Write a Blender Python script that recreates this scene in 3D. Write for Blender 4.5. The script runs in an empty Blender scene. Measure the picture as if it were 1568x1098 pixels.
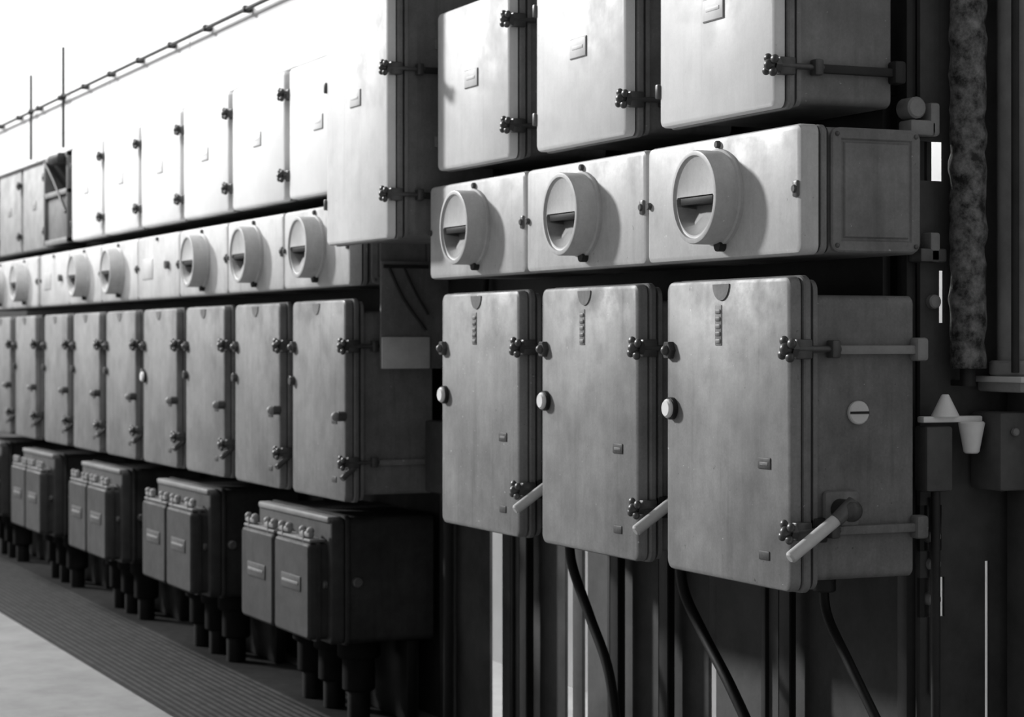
import bpy, bmesh, math, random
from mathutils import Vector, Matrix
random.seed(4)
CZ=1.5
# ---------------------------------------------------------------- materials
def mat(name,c,rough=.5,metal=0,var=.12,scale=9,bump=.05,spec=.3,lo=.3,hi=.7,bs=60,scuff=0,speck=0):
    m=bpy.data.materials.new(name); m.use_nodes=True
    nt=m.node_tree; b=nt.nodes['Principled BSDF']
    b.inputs['Roughness'].default_value=rough; b.inputs['Metallic'].default_value=metal
    b.inputs['Specular IOR Level'].default_value=spec
    tc=nt.nodes.new('ShaderNodeTexCoord')
    oi=nt.nodes.new('ShaderNodeObjectInfo')
    ad=nt.nodes.new('ShaderNodeVectorMath'); ad.operation='MULTIPLY_ADD'
    nt.links.new(oi.outputs['Random'],ad.inputs[0]); ad.inputs[1].default_value=(17,5,9)
    nt.links.new(tc.outputs['Object'],ad.inputs[2])
    def ramp(fac,p0,p1,c0,c1):
        r=nt.nodes.new('ShaderNodeValToRGB'); r.color_ramp.elements[0].position=p0; r.color_ramp.elements[1].position=p1
        r.color_ramp.elements[0].color=(c0,c0,c0,1); r.color_ramp.elements[1].color=(c1,c1,c1,1)
        nt.links.new(fac,r.inputs['Fac']); return r.outputs['Color']
    def noise(sc,det,vec,ro=.6):
        n=nt.nodes.new('ShaderNodeTexNoise'); n.inputs['Scale'].default_value=sc; n.inputs['Detail'].default_value=det; n.inputs['Roughness'].default_value=ro
        nt.links.new(vec,n.inputs['Vector']); return n.outputs['Fac']
    def mix(a,bb,mode='MULTIPLY',fac=1):
        mx=nt.nodes.new('ShaderNodeMix'); mx.data_type='RGBA'; mx.blend_type=mode
        if isinstance(fac,(int,float)): mx.inputs['Factor'].default_value=fac
        else: nt.links.new(fac,mx.inputs['Factor'])
        nt.links.new(a,mx.inputs['A'])
        if isinstance(bb,float): mx.inputs['B'].default_value=(bb,bb,bb,1)
        else: nt.links.new(bb,mx.inputs['B'])
        return mx.outputs['Result']
    V=ad.outputs[0]
    col=ramp(noise(scale,8,V,.7),lo,hi,c*(1-var),min(1,c*(1+var)))
    if scuff:
        mp=nt.nodes.new('ShaderNodeMapping'); mp.inputs['Scale'].default_value=(40,40,6)
        nt.links.new(V,mp.inputs['Vector'])
        col=mix(col,ramp(noise(1.2,5,mp.outputs['Vector']),.35,.75,1-scuff*.8,1))
        col=mix(col,ramp(noise(3.2,6,V,.65),.36,.6,1-scuff*1.6,1))
        mp2=nt.nodes.new('ShaderNodeMapping'); mp2.inputs['Scale'].default_value=(26,26,1.4)
        nt.links.new(V,mp2.inputs['Vector'])
        col=mix(col,ramp(noise(1.0,4,mp2.outputs['Vector'],.5),.28,.42,1-scuff*1.2,1))
        # fine film-like enamel mottle
        col=mix(col,ramp(noise(150,2,V,.6),.3,.7,1-scuff*.7,1))
    if speck:
        col=mix(col,min(1.,c*2.2),'MIX',ramp(noise(70,2,V),.735,.76,0,speck))
        col=mix(col,c*.25,'MIX',ramp(noise(48,3,V),.25,.29,speck,0))
    nt.links.new(col,b.inputs['Base Color'])
    if scuff:
        rr=ramp(noise(7,6,V,.6),.3,.7,max(.25,rough-.14),min(1,rough+.2)); nt.links.new(rr,b.inputs['Roughness'])
    if bump:
        bp=nt.nodes.new('ShaderNodeBump'); bp.inputs['Strength'].default_value=bump; bp.inputs['Distance'].default_value=.01
        nt.links.new(noise(bs,4,tc.outputs['Object']),bp.inputs['Height']); nt.links.new(bp.outputs['Normal'],b.inputs['Normal'])
    return m
M={}
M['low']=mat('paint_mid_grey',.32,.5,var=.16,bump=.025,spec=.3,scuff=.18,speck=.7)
M['low_far']=mat('paint_mid_grey_far',.25,.55,var=.16,bump=.02,spec=.25,scuff=.17,speck=.5)  # near-door grey, darkened to offset the stronger light on the far row
M['low_side']=mat('paint_body_grey',.26,.5,var=.2,bump=.03,scuff=.2,speck=.6)
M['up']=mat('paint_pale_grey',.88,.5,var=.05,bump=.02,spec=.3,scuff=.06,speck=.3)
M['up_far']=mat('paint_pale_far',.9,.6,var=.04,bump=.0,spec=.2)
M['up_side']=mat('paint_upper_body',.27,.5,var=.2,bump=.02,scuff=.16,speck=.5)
M['fuse']=mat('paint_fuse_box',.68,.45,var=.08,bump=.02,spec=.35,scuff=.11,speck=.5)
M['latch']=mat('latch_iron',.075,.38,metal=.2,var=.4,spec=.5)
M['dark']=mat('dark_steel',.028,.5,var=.3,spec=.25)
M['black']=mat('black_rubber',.010,.5,var=.3,spec=.2)
M['metal']=mat('bolt_steel',.12,.4,metal=.3,var=.3)
M['white']=mat('white_enamel',.88,.35,var=.08)
M['plate']=mat('label_plate',.06,.5,var=.5,scale=60)
M['lowbox']=mat('dark_box_paint',.052,.55,var=.3,bump=.04,spec=.2,speck=.4,scuff=.15)
M['glands']=mat('gland_iron',.014,.8,var=.3,spec=.05)
M['lowtop']=mat('dark_box_trim',.20,.5,var=.25,bump=.02)
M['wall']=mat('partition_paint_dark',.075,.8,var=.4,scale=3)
M['backwall']=mat('wall_whitewash',.85,.8,var=.08,scale=3)
M['glare_white']=mat('overexposed_white',.92,.6,var=.03,bump=0)  # near-white base colour carries the overexposure above the far group
M['mid']=mat('mid_grey',.27,.5,var=.25)
M['handle']=mat('lever_handle_grey',.6,.4,var=.15)
M['pale']=mat('pale_paint',.7,.5,var=.1)
M['recess']=mat('recess_grey',.10,.5,var=.25)
M['column']=mat('column_paint',.30,.6,var=.3,scale=6)
# ---------------------------------------------------------------- builder
class B:
    def __init__(s): s.bm=bmesh.new(); s.mats=[]
    def mi(s,k):
        if k not in s.mats: s.mats.append(k)
        return s.mats.index(k)
    def add(s,t,k):
        i=s.mi(k)
        bmesh.ops.recalc_face_normals(t,faces=t.faces)
        for f in t.faces: f.material_index=i; f.smooth=True
        me=bpy.data.meshes.new('t'); t.to_mesh(me); t.free(); s.bm.from_mesh(me); bpy.data.meshes.remove(me)
    def box(s,x0,x1,y0,y1,z0,z1,k,b=.004,seg=2,rot=None):
        t=bmesh.new(); bmesh.ops.create_cube(t,size=1)
        sx,sy,sz=x1-x0,y1-y0,z1-z0
        bmesh.ops.scale(t,vec=(sx,sy,sz),verts=t.verts)
        b=min(b,.45*min(sx,sy,sz))
        if b>0: bmesh.ops.bevel(t,geom=t.edges[:],offset=b,segments=seg,affect='EDGES',profile=.5)
        if rot: bmesh.ops.rotate(t,cent=(0,0,0),matrix=Matrix.Rotation(rot[0],3,rot[1]),verts=t.verts)
        bmesh.ops.translate(t,vec=((x0+x1)/2,(y0+y1)/2,(z0+z1)/2),verts=t.verts)
        s.add(t,k)
    def cyl(s,p0,p1,r,k,seg=20,r2=None,bev=0):
        p0=Vector(p0);p1=Vector(p1); v=p1-p0; L=v.length
        r2=r if r2 is None else r2
        t=bmesh.new()
        prof=[(0,0),(r-bev,0),(r,bev),(r2,L-bev),(r2-bev,L),(0,L)] if bev else [(0,0),(r,0),(r2,L),(0,L)]
        s._lathe(t,prof,seg)
        q=Vector((0,0,1)).rotation_difference(v.normalized())
        bmesh.ops.rotate(t,cent=(0,0,0),matrix=q.to_matrix(),verts=t.verts)
        bmesh.ops.translate(t,vec=p0,verts=t.verts); s.add(t,k)
    def _lathe(s,t,prof,seg):
        rings=[]
        for r,z in prof:
            if r<=1e-9: rings.append([t.verts.new((0,0,z))])
            else: rings.append([t.verts.new((r*math.cos(2*math.pi*i/seg),r*math.sin(2*math.pi*i/seg),z)) for i in range(seg)])
        for a,b in zip(rings,rings[1:]):
            for i in range(seg):
                j=(i+1)%seg
                if len(a)==1 and len(b)==1: continue
                if len(a)==1: t.faces.new((a[0],b[i],b[j]))
                elif len(b)==1: t.faces.new((a[i],a[j],b[0]))
                else: t.faces.new((a[i],a[j],b[j],b[i]))
    def ball(s,c,r,k,sc=(1,1,1)):
        t=bmesh.new(); bmesh.ops.create_uvsphere(t,u_segments=14,v_segments=10,radius=r)
        bmesh.ops.scale(t,vec=sc,verts=t.verts); bmesh.ops.translate(t,vec=c,verts=t.verts); s.add(t,k)
    def loft(s,a0,a1,z0,z1,r,prof,k,axis='Y',n=5):
        t=bmesh.new(); rings=[]
        for ins,dep in prof:
            A0,A1,Z0,Z1=a0+ins,a1-ins,z0+ins,z1-ins; rr=max(r-ins,.001)
            ring=[]
            for (cx,cz,st) in ((A1-rr,Z1-rr,0),(A0+rr,Z1-rr,90),(A0+rr,Z0+rr,180),(A1-rr,Z0+rr,270)):
                for i in range(n+1):
                    an=math.radians(st+90*i/n); a=cx+rr*math.cos(an); z=cz+rr*math.sin(an)
                    ring.append(t.verts.new((a,dep,z) if axis=='Y' else (dep,a,z)))
            rings.append(ring)
        N=len(rings[0])
        for p,q in zip(rings,rings[1:]):
            for i in range(N): t.faces.new((p[i],p[(i+1)%N],q[(i+1)%N],q[i]))
        t.faces.new(rings[-1]); t.faces.new(list(reversed(rings[0])))
        s.add(t,k)
    def tube(s,pts,r,k,seg=12,sub=8):
        P=[Vector(p) for p in pts]; P=[P[0]*2-P[1]]+P+[P[-1]*2-P[-2]]
        C=[]
        for i in range(1,len(P)-2):
            for j in range(sub):
                u=j/sub; a,b,c,d=P[i-1:i+3]
                C.append(.5*((2*b)+(c-a)*u+(2*a-5*b+4*c-d)*u*u+(-a+3*b-3*c+d)*u**3))
        C.append(P[-2])
        t=bmesh.new(); rings=[]
        for i,c in enumerate(C):
            d=(C[min(i+1,len(C)-1)]-C[max(i-1,0)]).normalized()
            s1=d.cross(Vector((0,1,0.01))).normalized(); s2=d.cross(s1)
            rings.append([t.verts.new(c+r*(math.cos(2*math.pi*q/seg)*s1+math.sin(2*math.pi*q/seg)*s2)) for q in range(seg)])
        for a,b in zip(rings,rings[1:]):
            for i in range(seg): t.faces.new((a[i],a[(i+1)%seg],b[(i+1)%seg],b[i]))
        t.faces.new(rings[0]); t.faces.new(rings[-1]); s.add(t,k)
    def mesh(s,name):
        me=bpy.data.meshes.new(name); s.bm.to_mesh(me); s.bm.free()
        for k in s.mats: me.materials.append(M[k])
        me.set_sharp_from_angle(angle=math.radians(32)); return me
def place(me,name,loc=(0,0,0)):
    o=bpy.data.objects.new(name,me); o.location=loc; bpy.context.scene.collection.objects.link(o); return o
# ---------------------------------------------------------------- common parts
def latch(b,x,z,ybody=.33,rod=True,k='latch',rk='metal',s=1.0):
    """swing-bolt clamp on right edge of a door, x = door right edge"""
    b.box(x-.004,x+.022*s,.004,.05,z-.022*s,z+.022*s,k,.005)
    b.cyl((x+.016*s,-.028,z),(x+.016*s,.13,z),.0075*s,k,12)
    b.cyl((x+.016*s,-.012,z),(x+.016*s,.004,z),.018*s,k,6)
    b.ball((x+.016*s,-.022,z),.015*s,k)
    for dx,dz in ((.020,.012),(-.020,-.012),(.012,-.018),(-.012,.018)):
        b.ball((x+.016*s+dx*s,-.020,z+dz*s),.0115*s,k,(1.15,.8,1))
    b.box(x,x+.03*s,.1,.125,z-.02*s,z+.02*s,k,.005)
    if rod:
        b.box(x+.004,x+.02,.12,ybody+.01,z-.013,z+.009,rk,.004)
        b.box(x-.01,x+.03,ybody-.012,ybody+.022,z-.03,z+.028,rk,.008)
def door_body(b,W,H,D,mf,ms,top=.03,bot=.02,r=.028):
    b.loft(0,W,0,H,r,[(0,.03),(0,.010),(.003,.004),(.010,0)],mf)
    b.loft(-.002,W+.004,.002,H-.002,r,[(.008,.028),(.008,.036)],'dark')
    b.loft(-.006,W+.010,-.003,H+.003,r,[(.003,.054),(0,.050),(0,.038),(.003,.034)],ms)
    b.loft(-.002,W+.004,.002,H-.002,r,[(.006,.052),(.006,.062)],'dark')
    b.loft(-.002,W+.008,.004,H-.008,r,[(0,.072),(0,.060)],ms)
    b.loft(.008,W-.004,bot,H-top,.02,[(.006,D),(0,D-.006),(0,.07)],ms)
def lower(near=True,button=True):
    b=B(); W,H,D=.635,.767,.36
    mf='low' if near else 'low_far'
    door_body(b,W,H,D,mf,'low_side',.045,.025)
    t=bmesh.new(); n=14
    f=[t.verts.new((.30+.042*math.cos(math.pi+math.pi*i/n),-.003,H-.012+.042*math.sin(math.pi+math.pi*i/n))) for i in range(n+1)]
    g=[t.verts.new((v.co.x,.003,v.co.z)) for v in f]
    t.faces.new(f)
    for i in range(n): t.faces.new((f[i],f[i+1],g[i+1],g[i]))
    t.faces.new((f[0],g[0],g[n],f[n])); b.add(t,'low_side')
    if near:
        for i in range(5):
            b.box(.272,.298,-.005,.002,.603+i*.019,.615+i*.019,'low_side' if i%2 else 'mid',.003)
        b.box(.268,.302,-.002,.002,.598,.702,'low',.002)
    latch(b,W,.59,D,rk='mid',s=1.1)
    latch(b,W,.15,D,rk='low_side')
    b.cyl((.028,.004,.585),(.028,-.016,.585),.026,'latch',6,bev=.003); b.ball((.028,-.016,.585),.014,'metal')
    if not near:
        b.cyl((.02,.004,.45),(.02,-.02,.45),.02,'latch',8,bev=.003)
        b.cyl((W-.01,.004,.325),(W-.01,-.03,.325),.019,'latch',12,bev=.004); b.ball((W-.01,-.034,.325),.018,'mid')
    if button:
        b.cyl((.038,.004,.43),(.038,-.012,.43),.03,'dark',20)
        b.cyl((.038,-.008,.43),(.038,-.024,.43),.025,'white',24,bev=.005)
    b.box(.485,.545,-.003,.002,.294,.322,'plate',.002); b.box(.495,.535,-.004,.002,.303,.311,'low_side',.001)
    b.box(.49,.54,-.003,.002,.07,.092,'plate',.002)
    if near:
        b.cyl((W-.006,.193,.434),(W+.008,.193,.434),.029,'pale',24,bev=.003)
        b.box(W+.007,W+.0095,.166,.220,.431,.437,'dark',0)
        b.box(W-.01,W+.016,.09,.19,.155,.245,'low_side',.012)
        b.cyl((W-.005,.13,.2),(W+.075,.13,.2),.026,'dark',18,bev=.005)
        b.ball((W+.072,.128,.2),.027,'latch')
        b.cyl((W+.07,.135,.22),(W+.07,.085,.178),.018,'metal',14)
        b.cyl((W+.07,.10,.19),(W+.07,-.045,.092),.0155,'handle',16,bev=.005)
        b.box(W-.01,W+.012,.06,.1,.12,.18,'dark',.005)
    else:
        b.cyl((W+.01,.03,.13),(W+.02,-.02,.09),.012,'metal',10)
    return b.mesh('lower_cabinet_mesh')
def upper(W=.60,H=.53,D=.345,l1=.10,l2=.43,rod=True,mf='up'):
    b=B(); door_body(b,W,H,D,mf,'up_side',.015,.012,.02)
    for z in (l1,l2):
        latch(b,W,z,D,rod=rod,rk='dark')
        b.box(-.012,.006,-.008,.04,z-.02,z+.02,'metal',.005)
    cx,cz=W*.5,H*.53
    b.box(cx-.055,cx+.055,-.003,.002,cz-.03,cz+.03,'mid',.002)
    b.box(cx-.052,cx+.052,-.0045,.002,cz-.027,cz+.027,mf,.001)
    b.box(cx-.035,cx+.035,-.006,.002,cz-.004,cz+.006,mf,.001)
    return b.mesh('upper_cabinet_mesh')
def fuse(disc=True):
    b=B(); W,H,D=.792,.314,.345
    b.loft(0,W,0,H,.022,[(0,.05),(0,.012),(.004,.004),(.013,0)],'fuse')
    b.loft(.006,W-.002,.004,H-.004,.02,[(0,.058),(0,.048)],'dark')
    b.loft(0,W,.0,H,.022,[(.003,.075),(0,.072),(0,.060),(.003,.056)],'up_side')
    b.loft(.006,W-.006,.004,H-.004,.02,[(0,.082),(0,.074)],'dark')
    b.loft(.006,W-.012,.004,H-.004,.02,[(.004,D),(0,D-.006),(0,.08)],'up_side')
    b.loft(.088,D+.0,.006,H-.006,.025,[(0,W-.02),(0,W-.004),(.004,W),(.026,W),(.030,W-.005),(.034,W-.005),(.038,W+.001)],'up_side','X')
    for yy in (.103,D-.015):
        for zz in (.022,H-.022): b.ball((W+.001,yy,zz),.006,'metal')
    for x,z in ((W-.02,H*.5),(W*.5,H-.02),(.018,H*.5)):
        b.cyl((x,.003,z),(x,-.010,z),.010,'latch',10,bev=.002)
    b.box(W-.03,W-.008,-.006,.01,H*.5-.02,H*.5+.02,'metal',.004)
    if disc:
        R=.120; cx,cz,T=W*.505,H*.5,.078; N=72
        t=bmesh.new(); rings=[]
        for rr,y in ((R*1.04,.002),(R*1.04,-.010),(R*1.0,-.014),(R*1.0,-T+.006),(R*.985,-T+.001),(R*.965,-T),(R*.89,-T),(R*.875,-T+.005),(R*.86,-T+.006)):
            rings.append([t.verts.new((cx+rr*math.cos(2*math.pi*i/N),y,cz+rr*math.sin(2*math.pi*i/N))) for i in range(N)])
        for a,c in zip(rings,rings[1:]):
            for i in range(N): t.faces.new((a[i],a[(i+1)%N],c[(i+1)%N],c[i]))
        hc=Vector((0,-.35*R)); zt=.03*R; rh=.81*R
        Hh=[];Ii=[]
        for i in range(N):
            an=2*math.pi*i/N; o=Vector((.86*R*math.cos(an),.86*R*math.sin(an))); d=(o-hc).normalized()
            bq=hc.dot(d); tc=-bq+math.sqrt(bq*bq-hc.dot(hc)+rh*rh)
            tt=min(tc,(zt-hc.y)/d.y) if d.y>1e-6 else tc
            p=hc+d*tt; Hh.append((cx+p.x,-T+.006,cz+p.y))
            q=hc+d*tt*(.70 if p.y<-.1*R else .92)
            dep=-T+.020+.042*max(0,min(1,(q.y+.7*R)/(.7*R)))
            Ii.append((cx+q.x,dep,cz+q.y))
        hv=[t.verts.new(v) for v in Hh]
        for i in range(N): t.faces.new((rings[-1][i],rings[-1][(i+1)%N],hv[(i+1)%N],hv[i]))
        b.add(t,'fuse')
        t=bmesh.new(); H2=[t.verts.new(v) for v in Hh]; I2=[t.verts.new(v) for v in Ii]
        for i in range(N): t.faces.new((H2[i],H2[(i+1)%N],I2[(i+1)%N],I2[i]))
        ce=t.verts.new((cx,-T+.040,cz-.3*R))
        for i in range(N): t.faces.new((I2[i],I2[(i+1)%N],ce))
        b.add(t,'column')
        b.box(cx-.70*R,cx+.70*R,-T+.010,-T+.045,cz-.15*R,cz+.02*R,'black',.002)  # black bar stands in for the shadow at the top of the recess
        b.cyl((cx+.02,.0,cz-R*1.02),(cx+.02,-.02,cz-R*1.02),.016,'dark',12)
    else:
        b.box(.1,.3,-.004,.002,.1,.2,'fuse',.003); b.cyl((.6,.002,.16),(.6,-.02,.16),.02,'metal',12)
    return b.mesh('fuse_box_mesh')
def lowbox():
    b=B(); W=.93
    z0,z1=.33,.82
    b.loft(0,W,z0,z1,.03,[(.01,.43),(0,.42),(0,.07)],'lowbox')
    b.loft(-.008,W+.008,z0-.005,z1+.008,.03,[(.003,.075),(0,.07),(0,.06),(.003,.055)],'lowbox')
    b.loft(0,W,z0,z1,.03,[(0,.05),(0,.01),(.004,.003),(.012,0)],'lowbox')
    b.box(.02,W-.02,-.010,.05,z1-.022,z1+.004,'lowtop',.008)
    for x0 in (0.0,.455):
        x1=x0+.43
        b.loft(x0,x1,.346,.72,.025,[(0,.0),(0,-.065),(.004,-.073),(.012,-.078)],'lowbox')
        b.loft(x0-.006,x1+.006,.34,.726,.025,[(0,-.03),(0,-.045)],'lowbox')
        b.box(x0+.10,x1-.09,-.083,-.07,.525,.585,'plate',.004)
        b.box(x0+.12,x1-.11,-.086,-.07,.55,.562,'low_side',.002)
        b.box(x0+.01,x1-.01,-.07,-.005,.722,.735,'lowtop',.005)
        for xx in (x0+.08,x1-.09):
            b.cyl((xx,-.055,.70),(xx,-.055,.765),.016,'metal',10)
            b.box(xx-.06,xx+.06,-.068,-.042,.74,.764,'mid',.008)
            b.ball((xx-.045,-.055,.765),.016,'mid'); b.ball((xx+.045,-.055,.765),.016,'mid')
    b.cyl((W,.1,.57),(W+.03,.1,.57),.02,'metal',12,bev=.004)
    b.cyl((W-.05,.0,.56),(W-.05,-.02,.56),.018,'metal',12,bev=.004)
    for x in (.18,.45,.74):
        b.cyl((x,.18,.335),(x,.18,.25),.085,'glands',20,bev=.008)
        b.cyl((x,.18,.26),(x,.18,.12),.065,'glands',20,bev=.008)
        b.cyl((x,.18,.13),(x,.18,.012),.045,'black',16)
    for x in (.05,W-.09):
        b.box(x,x+.04,.34,.38,.012,.34,'dark',.003)
    b.box(.02,W-.02,.32,.36,.012,.33,'black',.004)
    return b.mesh('low_terminal_box_mesh')
mL=lower(True,True); mF=lower(False,False); mFB=lower(False,True); mU=upper(); mUF=upper(.735,mf='up_far',rod=False); mUB=upper(.635,.96,.40,.15,.58)
mFu=fuse(True); mFn=fuse(False); mLB=lowbox()
for x in (0,-.8,-1.6): place(mL,'switch_cabinet',(x,0,CZ-.61))
for i in range(10):
    x=-3.2-.8*i-(.1 if i>6 else 0)
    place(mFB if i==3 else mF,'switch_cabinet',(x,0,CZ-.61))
for x in (-.04,-.84,-1.64): place(mU,'upper_cabinet',(x,0,CZ+.573))
for i in range(6): place(mUF,'upper_cabinet',(-3.24-.8*i,0,CZ+.573))
place(mUB,'large_upper_cabinet',(-2.405,-.13,CZ+.35))
for x in (-.11,-.91,-1.71): place(mFu,'rotary_switch_box',(x,0,CZ+.209))
for i in range(10):
    x=-3.31-.8*i-(.08 if i>6 else 0)
    place(mFn if i in (3,6) else mFu,'rotary_switch_box',(x,0,CZ+.209))
for x in (-3.65,-5.32,-6.98,-8.64,-10.3): place(mLB,'floor_terminal_box',(x,0,0))
# ---- added white panel over far group, stands in for the overexposed background
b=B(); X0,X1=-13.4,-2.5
b.loft(X0,X1,CZ+1.112,4.2,.01,[(0,.37),(0,.035),(.004,.03)],'glare_white')
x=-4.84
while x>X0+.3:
    b.box(x-.006,x+.006,.027,.034,CZ+1.13,4.19,'glare_white',.001)
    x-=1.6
place(b.mesh('overexposed_backdrop'),'overexposed_backdrop')
b=B()
b.cyl((-13.2,-.0,CZ+1.43),(-2.5,-.0,CZ+1.43),.009,'dark',10)
x=-2.6
while x>-13:
    b.box(x-.015,x+.015,-.014,.026,CZ+1.415,CZ+1.445,'dark',.004); x-=.62
for xx,za,zb in ((-7.47,1.13,1.72),(-8.40,1.13,1.66)):
    b.cyl((xx,-.0,CZ+za),(xx,-.0,CZ+zb),.009,'dark',10)
    b.ball((xx,-.0,CZ+1.43),.020,'dark')
place(b.mesh('conduit_run'),'conduit_run')
b=B()
x0=-8.02
b.box(x0,x0+.66,.25,.27,CZ+.58,CZ+1.105,'recess',.003)
for xa in (x0,x0+.63): b.box(xa,xa+.03,0,.27,CZ+.575,CZ+1.105,'recess',.003)
for za in (.575,1.075,.86): b.box(x0,x0+.66,0.0,.03,CZ+za,CZ+za+.03,'mid',.003)
b.box(x0+.03,x0+.63,.02,.25,CZ+.60,CZ+.87,'low_side',.006)
b.tube([(x0+.04,.0,CZ+1.08),(x0+.3,.0,CZ+.95),(x0+.62,.0,CZ+.75)],.010,'dark')
b.box(x0+.33,x0+.60,-.05,.03,CZ+1.04,CZ+1.10,'dark',.02)
place(b.mesh('open_frame_bay'),'open_frame_bay')
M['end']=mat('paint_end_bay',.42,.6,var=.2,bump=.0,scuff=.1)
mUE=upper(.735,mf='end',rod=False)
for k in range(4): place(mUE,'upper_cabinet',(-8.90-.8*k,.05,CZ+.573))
# ---- mounting frame
def frame(xa,xb,name,posts):
    b=B()
    for z0,z1 in ((.93,1.03),(1.42,1.50),(1.60,1.80),(1.98,2.14),(2.5,2.60)):
        b.box(xa,xb,.395,.42,z0,z1,'dark',.003)
        b.box(xa,xb,.40,.44,z0,z0+.008,'dark',.002); b.box(xa,xb,.40,.44,z1-.008,z1,'dark',.002)
    for x in posts:
        b.box(x,x+.06,.42,.428,.0,2.9,'dark',.002); b.box(x,x+.008,.42,.475,.0,2.9,'dark',.002)
    return place(b.mesh(name),name)
frame(-2.5,.44,'mounting_frame',[-1.90,-1.18,-.84,-.12])
frame(-11.8,-2.55,'mounting_frame',[-10.4,-8.9,-7.3,-5.7,-4.1,-2.66])
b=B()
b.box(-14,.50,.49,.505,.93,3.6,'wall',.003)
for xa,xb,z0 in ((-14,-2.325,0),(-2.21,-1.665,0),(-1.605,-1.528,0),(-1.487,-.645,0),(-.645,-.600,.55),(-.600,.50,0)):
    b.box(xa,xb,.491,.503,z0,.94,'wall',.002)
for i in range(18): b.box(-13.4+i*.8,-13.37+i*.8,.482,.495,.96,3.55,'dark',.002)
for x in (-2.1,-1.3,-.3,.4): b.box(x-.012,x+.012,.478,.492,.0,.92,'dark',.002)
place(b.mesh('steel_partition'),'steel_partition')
b=B()
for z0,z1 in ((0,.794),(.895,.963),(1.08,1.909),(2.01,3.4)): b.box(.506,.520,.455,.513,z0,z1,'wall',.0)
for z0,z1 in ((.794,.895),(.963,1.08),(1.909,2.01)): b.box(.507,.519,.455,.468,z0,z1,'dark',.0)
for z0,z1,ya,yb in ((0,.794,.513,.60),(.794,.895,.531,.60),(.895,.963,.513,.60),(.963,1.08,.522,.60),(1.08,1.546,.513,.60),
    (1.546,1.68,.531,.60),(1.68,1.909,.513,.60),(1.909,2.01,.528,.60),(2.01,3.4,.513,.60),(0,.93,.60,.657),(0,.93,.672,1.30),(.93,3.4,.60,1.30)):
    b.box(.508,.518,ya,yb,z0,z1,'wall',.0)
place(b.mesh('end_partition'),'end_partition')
b=B()
b.box(-2.50,-2.485,.115,.39,1.395,1.80,'low_side',.003); b.box(-2.485,-2.475,.115,.31,1.395,1.515,'handle',.004)
b.tube([(-2.47,.14,1.78),(-2.47,.2,1.66),(-2.47,.29,1.54)],.006,'dark')
b.tube([(-2.47,.2,1.78),(-2.47,.25,1.68),(-2.47,.3,1.6)],.005,'dark')
b.tube([(-2.47,.12,1.78),(-2.47,.21,1.78),(-2.47,.30,1.78)],.007,'dark')
place(b.mesh('wiring_board'),'wiring_board')
b=B()
b.box(-2.46,-2.2,.28,.39,.93,1.2,'lowbox',.01)
b.tube([(-2.33,.33,1.19),(-2.30,.31,1.28),(-2.2,.3,1.36),(-2.1,.35,1.5),(-2.08,.37,1.75)],.014,'black')
b.cyl((-2.33,.33,1.18),(-2.33,.33,1.23),.03,'dark',14,bev=.004)
b.cyl((-2.33,.33,.94),(-2.33,.33,.012),.025,'black',14)
place(b.mesh('cable_junction_box'),'cable_junction_box')
def cable(pts,r=.016):
    b=B(); b.tube(pts,r,'black')
    p=Vector(pts[0]); b.cyl(p+Vector((0,0,-.06)),p+Vector((0,0,.0)),.03,'dark',16,bev=.004)
    place(b.mesh('power_cable'),'power_cable')
cable([(-1.17,.27,.912),(-1.17,.28,.78),(-1.08,.30,.62),(-.96,.31,.45),(-.89,.31,.2),(-.87,.31,.03)])
cable([(-.42,.27,.912),(-.42,.28,.78),(-.34,.30,.66),(-.17,.30,.52),(-.06,.31,.38),(0,.31,.2),(.02,.31,.03)])
cable([(.36,.27,.912),(.37,.27,.80),(.48,.27,.68),(.62,.28,.52),(.70,.29,.4),(.78,.3,.2),(.8,.3,.03)],.013)
# ---- services at the right
M['lag']=mat('lagging_plaster',.15,.6,var=.85,scale=24,bump=.8,lo=.38,hi=.66,bs=30)
b=B()
t=bmesh.new(); prof=[(0,0)]
for i in range(80):
    z=i*.022; prof.append((.046+.002*math.sin(i*1.7)+random.uniform(-.002,.002),z))
prof.append((0,79*.022)); b._lathe(t,prof,24)
for v in t.verts:
    a=math.atan2(v.co.y,v.co.x); k=1+.045*math.sin(a+v.co.z*55)
    v.co.x*=k; v.co.y*=k
bmesh.ops.translate(t,vec=(.578,.560,1.43),verts=t.verts); b.add(t,'lag')
b.cyl((.578,.560,1.385),(.578,.560,1.45),.020,'dark',16); b.box(.516,.58,.55,.565,1.385,1.40,'dark',.002)
place(b.mesh('lagged_pipe'),'lagged_pipe')
b=B(); b.cyl((.62,.705,1.41),(.62,.705,3.3),.070,'column',28)
b.cyl((.62,.705,1.41),(.62,.705,1.45),.09,'mid',28,bev=.006)
b.cyl((.68,.63,1.42),(.68,.63,3.3),.010,'dark',12)
b.box(.54,.72,.615,.86,1.37,1.40,'column',.008); b.box(.53,.73,.61,.87,1.395,1.41,'pale',.003)
b.box(.55,.71,.70,.86,.0,1.37,'wall',.006)
place(b.mesh('riser_column'),'riser_column')
b=B()
b.box(.53,.66,.60,.69,1.12,1.32,'recess',.01)
b.box(.54,.60,.42,.50,1.12,1.285,'recess',.008)
b.box(.57,.60,.41,.59,1.294,1.310,'white',.004)
b.cyl((.60,.555,1.215),(.60,.555,1.296),.020,'white',20,r2=.034,bev=.004)
b.cyl((.60,.475,1.308),(.60,.475,1.365),.036,'white',20,r2=.010,bev=.002)
b.cyl((.66,.64,1.27),(.675,.64,1.27),.010,'mid',14,bev=.003)
b.cyl((.58,.46,.0),(.58,.46,1.13),.012,'dark',12)
place(b.mesh('porcelain_terminal_box'),'porcelain_terminal_box')
b=B()
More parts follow.
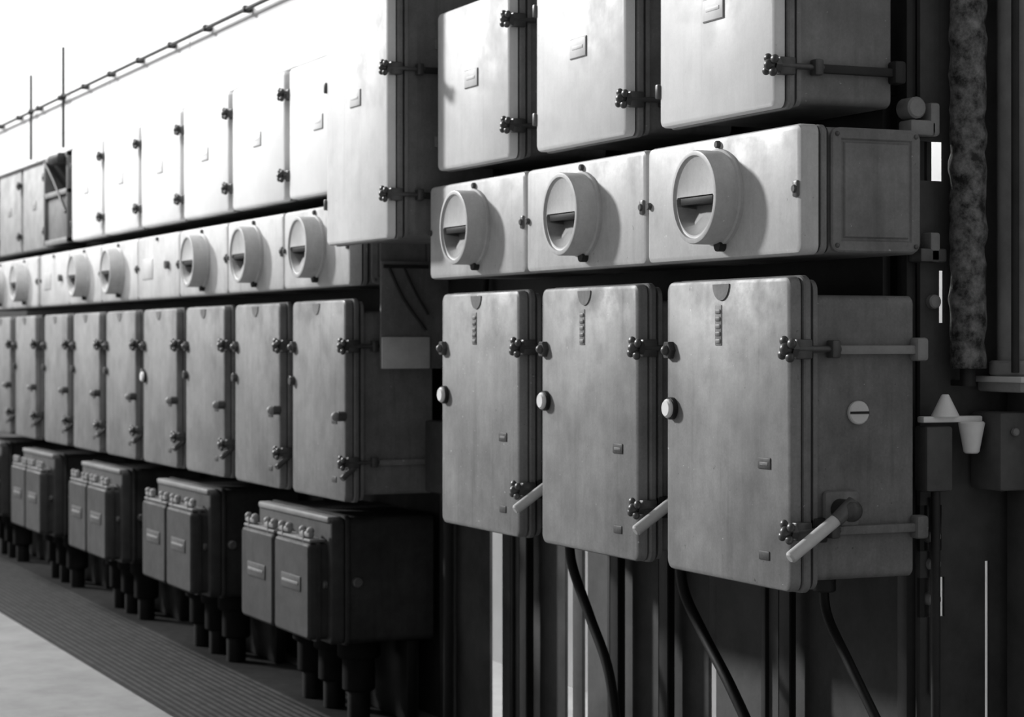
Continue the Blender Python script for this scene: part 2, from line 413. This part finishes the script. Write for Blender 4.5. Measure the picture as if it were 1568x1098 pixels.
b.box(.46,.504,.425,.453,.0,2.9,'dark',.003)
b.box(.50,.56,.43,.51,1.70,1.735,'metal',.006); b.box(.50,.56,.46,.49,1.70,1.775,'mid',.006)
b.box(.50,.56,.40,.48,2.02,2.06,'mid',.008); b.box(.50,.56,.46,.49,2.02,2.105,'mid',.008)
b.cyl((.56,.42,2.09),(.50,.42,2.09),.028,'mid',16,bev=.005)
for z in (.84,.93,1.0,1.6): b.cyl((.50,.49,z),(.54,.49,z),.018,'mid',14,bev=.004)
b.cyl((.53,.49,.6),(.53,.49,1.1),.012,'metal',12)
place(b.mesh('bracket_post'),'bracket_post')
# ---- room
b=B(); b.box(-15,5,1.3,1.45,0,5,'backwall',0); place(b.mesh('wall_back'),'wall_back')
M['floor']=mat('floor_concrete',.33,.7,var=.18,scale=4,bump=.1)
b=B(); b.box(-16,8,-7,1.45,-.1,0,'floor',0); place(b.mesh('floor'),'floor')
M['mat']=mat('ribbed_rubber',.028,.75,var=.35,scale=15,spec=.12)
M['rib']=mat('ribbed_rubber_worn_rib',.075,.7,var=.35,scale=15,spec=.12)
b=B(); b.box(-13,2.2,-.47,.40,-.001,.008,'mat',.002)
y=-.455
while y<.1:
    b.box(-12.99,2.19,y,y+.014,.007,.011,'rib',0); y+=.035
place(b.mesh('rubber_floor_mat'),'rubber_floor_mat')
# ---- lights
def sun(d,e,ang):
    l=bpy.data.lights.new('sun','SUN'); l.energy=e; l.angle=math.radians(ang)
    o=bpy.data.objects.new('sun_light',l); o.rotation_euler=Vector(d).to_track_quat('-Z','Y').to_euler(); o.location=(-8,-5,6)
    bpy.context.scene.collection.objects.link(o)
sun((1.6,1,-.75),3.2,5)
def area(loc,tgt,sx,sy,e):
    l=bpy.data.lights.new('added_area_light','AREA'); l.shape='RECTANGLE'; l.size=sx; l.size_y=sy; l.energy=e
    o=bpy.data.objects.new('added_area_light',l); o.location=loc
    o.rotation_euler=(Vector(tgt)-Vector(loc)).to_track_quat('-Z','Y').to_euler(); bpy.context.scene.collection.objects.link(o)
area((-7,-1.5,4.6),(-7,0,3.0),7,.5,170)  # added light, no visible fixture, brightens the far upper row
area((-3.5,.9,3.4),(-3.5,1.1,0),8,.3,250)  # added light behind the partition, brightens the wall seen through the slots
w=bpy.data.worlds.new('World'); bpy.context.scene.world=w; w.use_nodes=True
w.node_tree.nodes['Background'].inputs[0].default_value=(1,1,1,1); w.node_tree.nodes['Background'].inputs[1].default_value=.235
# ---- camera
c=bpy.data.cameras.new('camera'); c.sensor_fit='HORIZONTAL'; c.sensor_width=36; c.lens=36*3300/1568; c.shift_y=-27/1568
c.clip_end=100; c.dof.use_dof=True; c.dof.focus_distance=5.4; c.dof.aperture_fstop=5.6
o=bpy.data.objects.new('camera',c); o.location=(5.118,-2.733,CZ)
o.rotation_euler=(math.radians(90),0,math.radians(90)-math.atan(1470/3300)); bpy.context.scene.collection.objects.link(o)
bpy.context.scene.camera=o
vs=bpy.context.scene.view_settings; vs.view_transform='Standard'; vs.look='None'; vs.exposure=0; vs.gamma=1
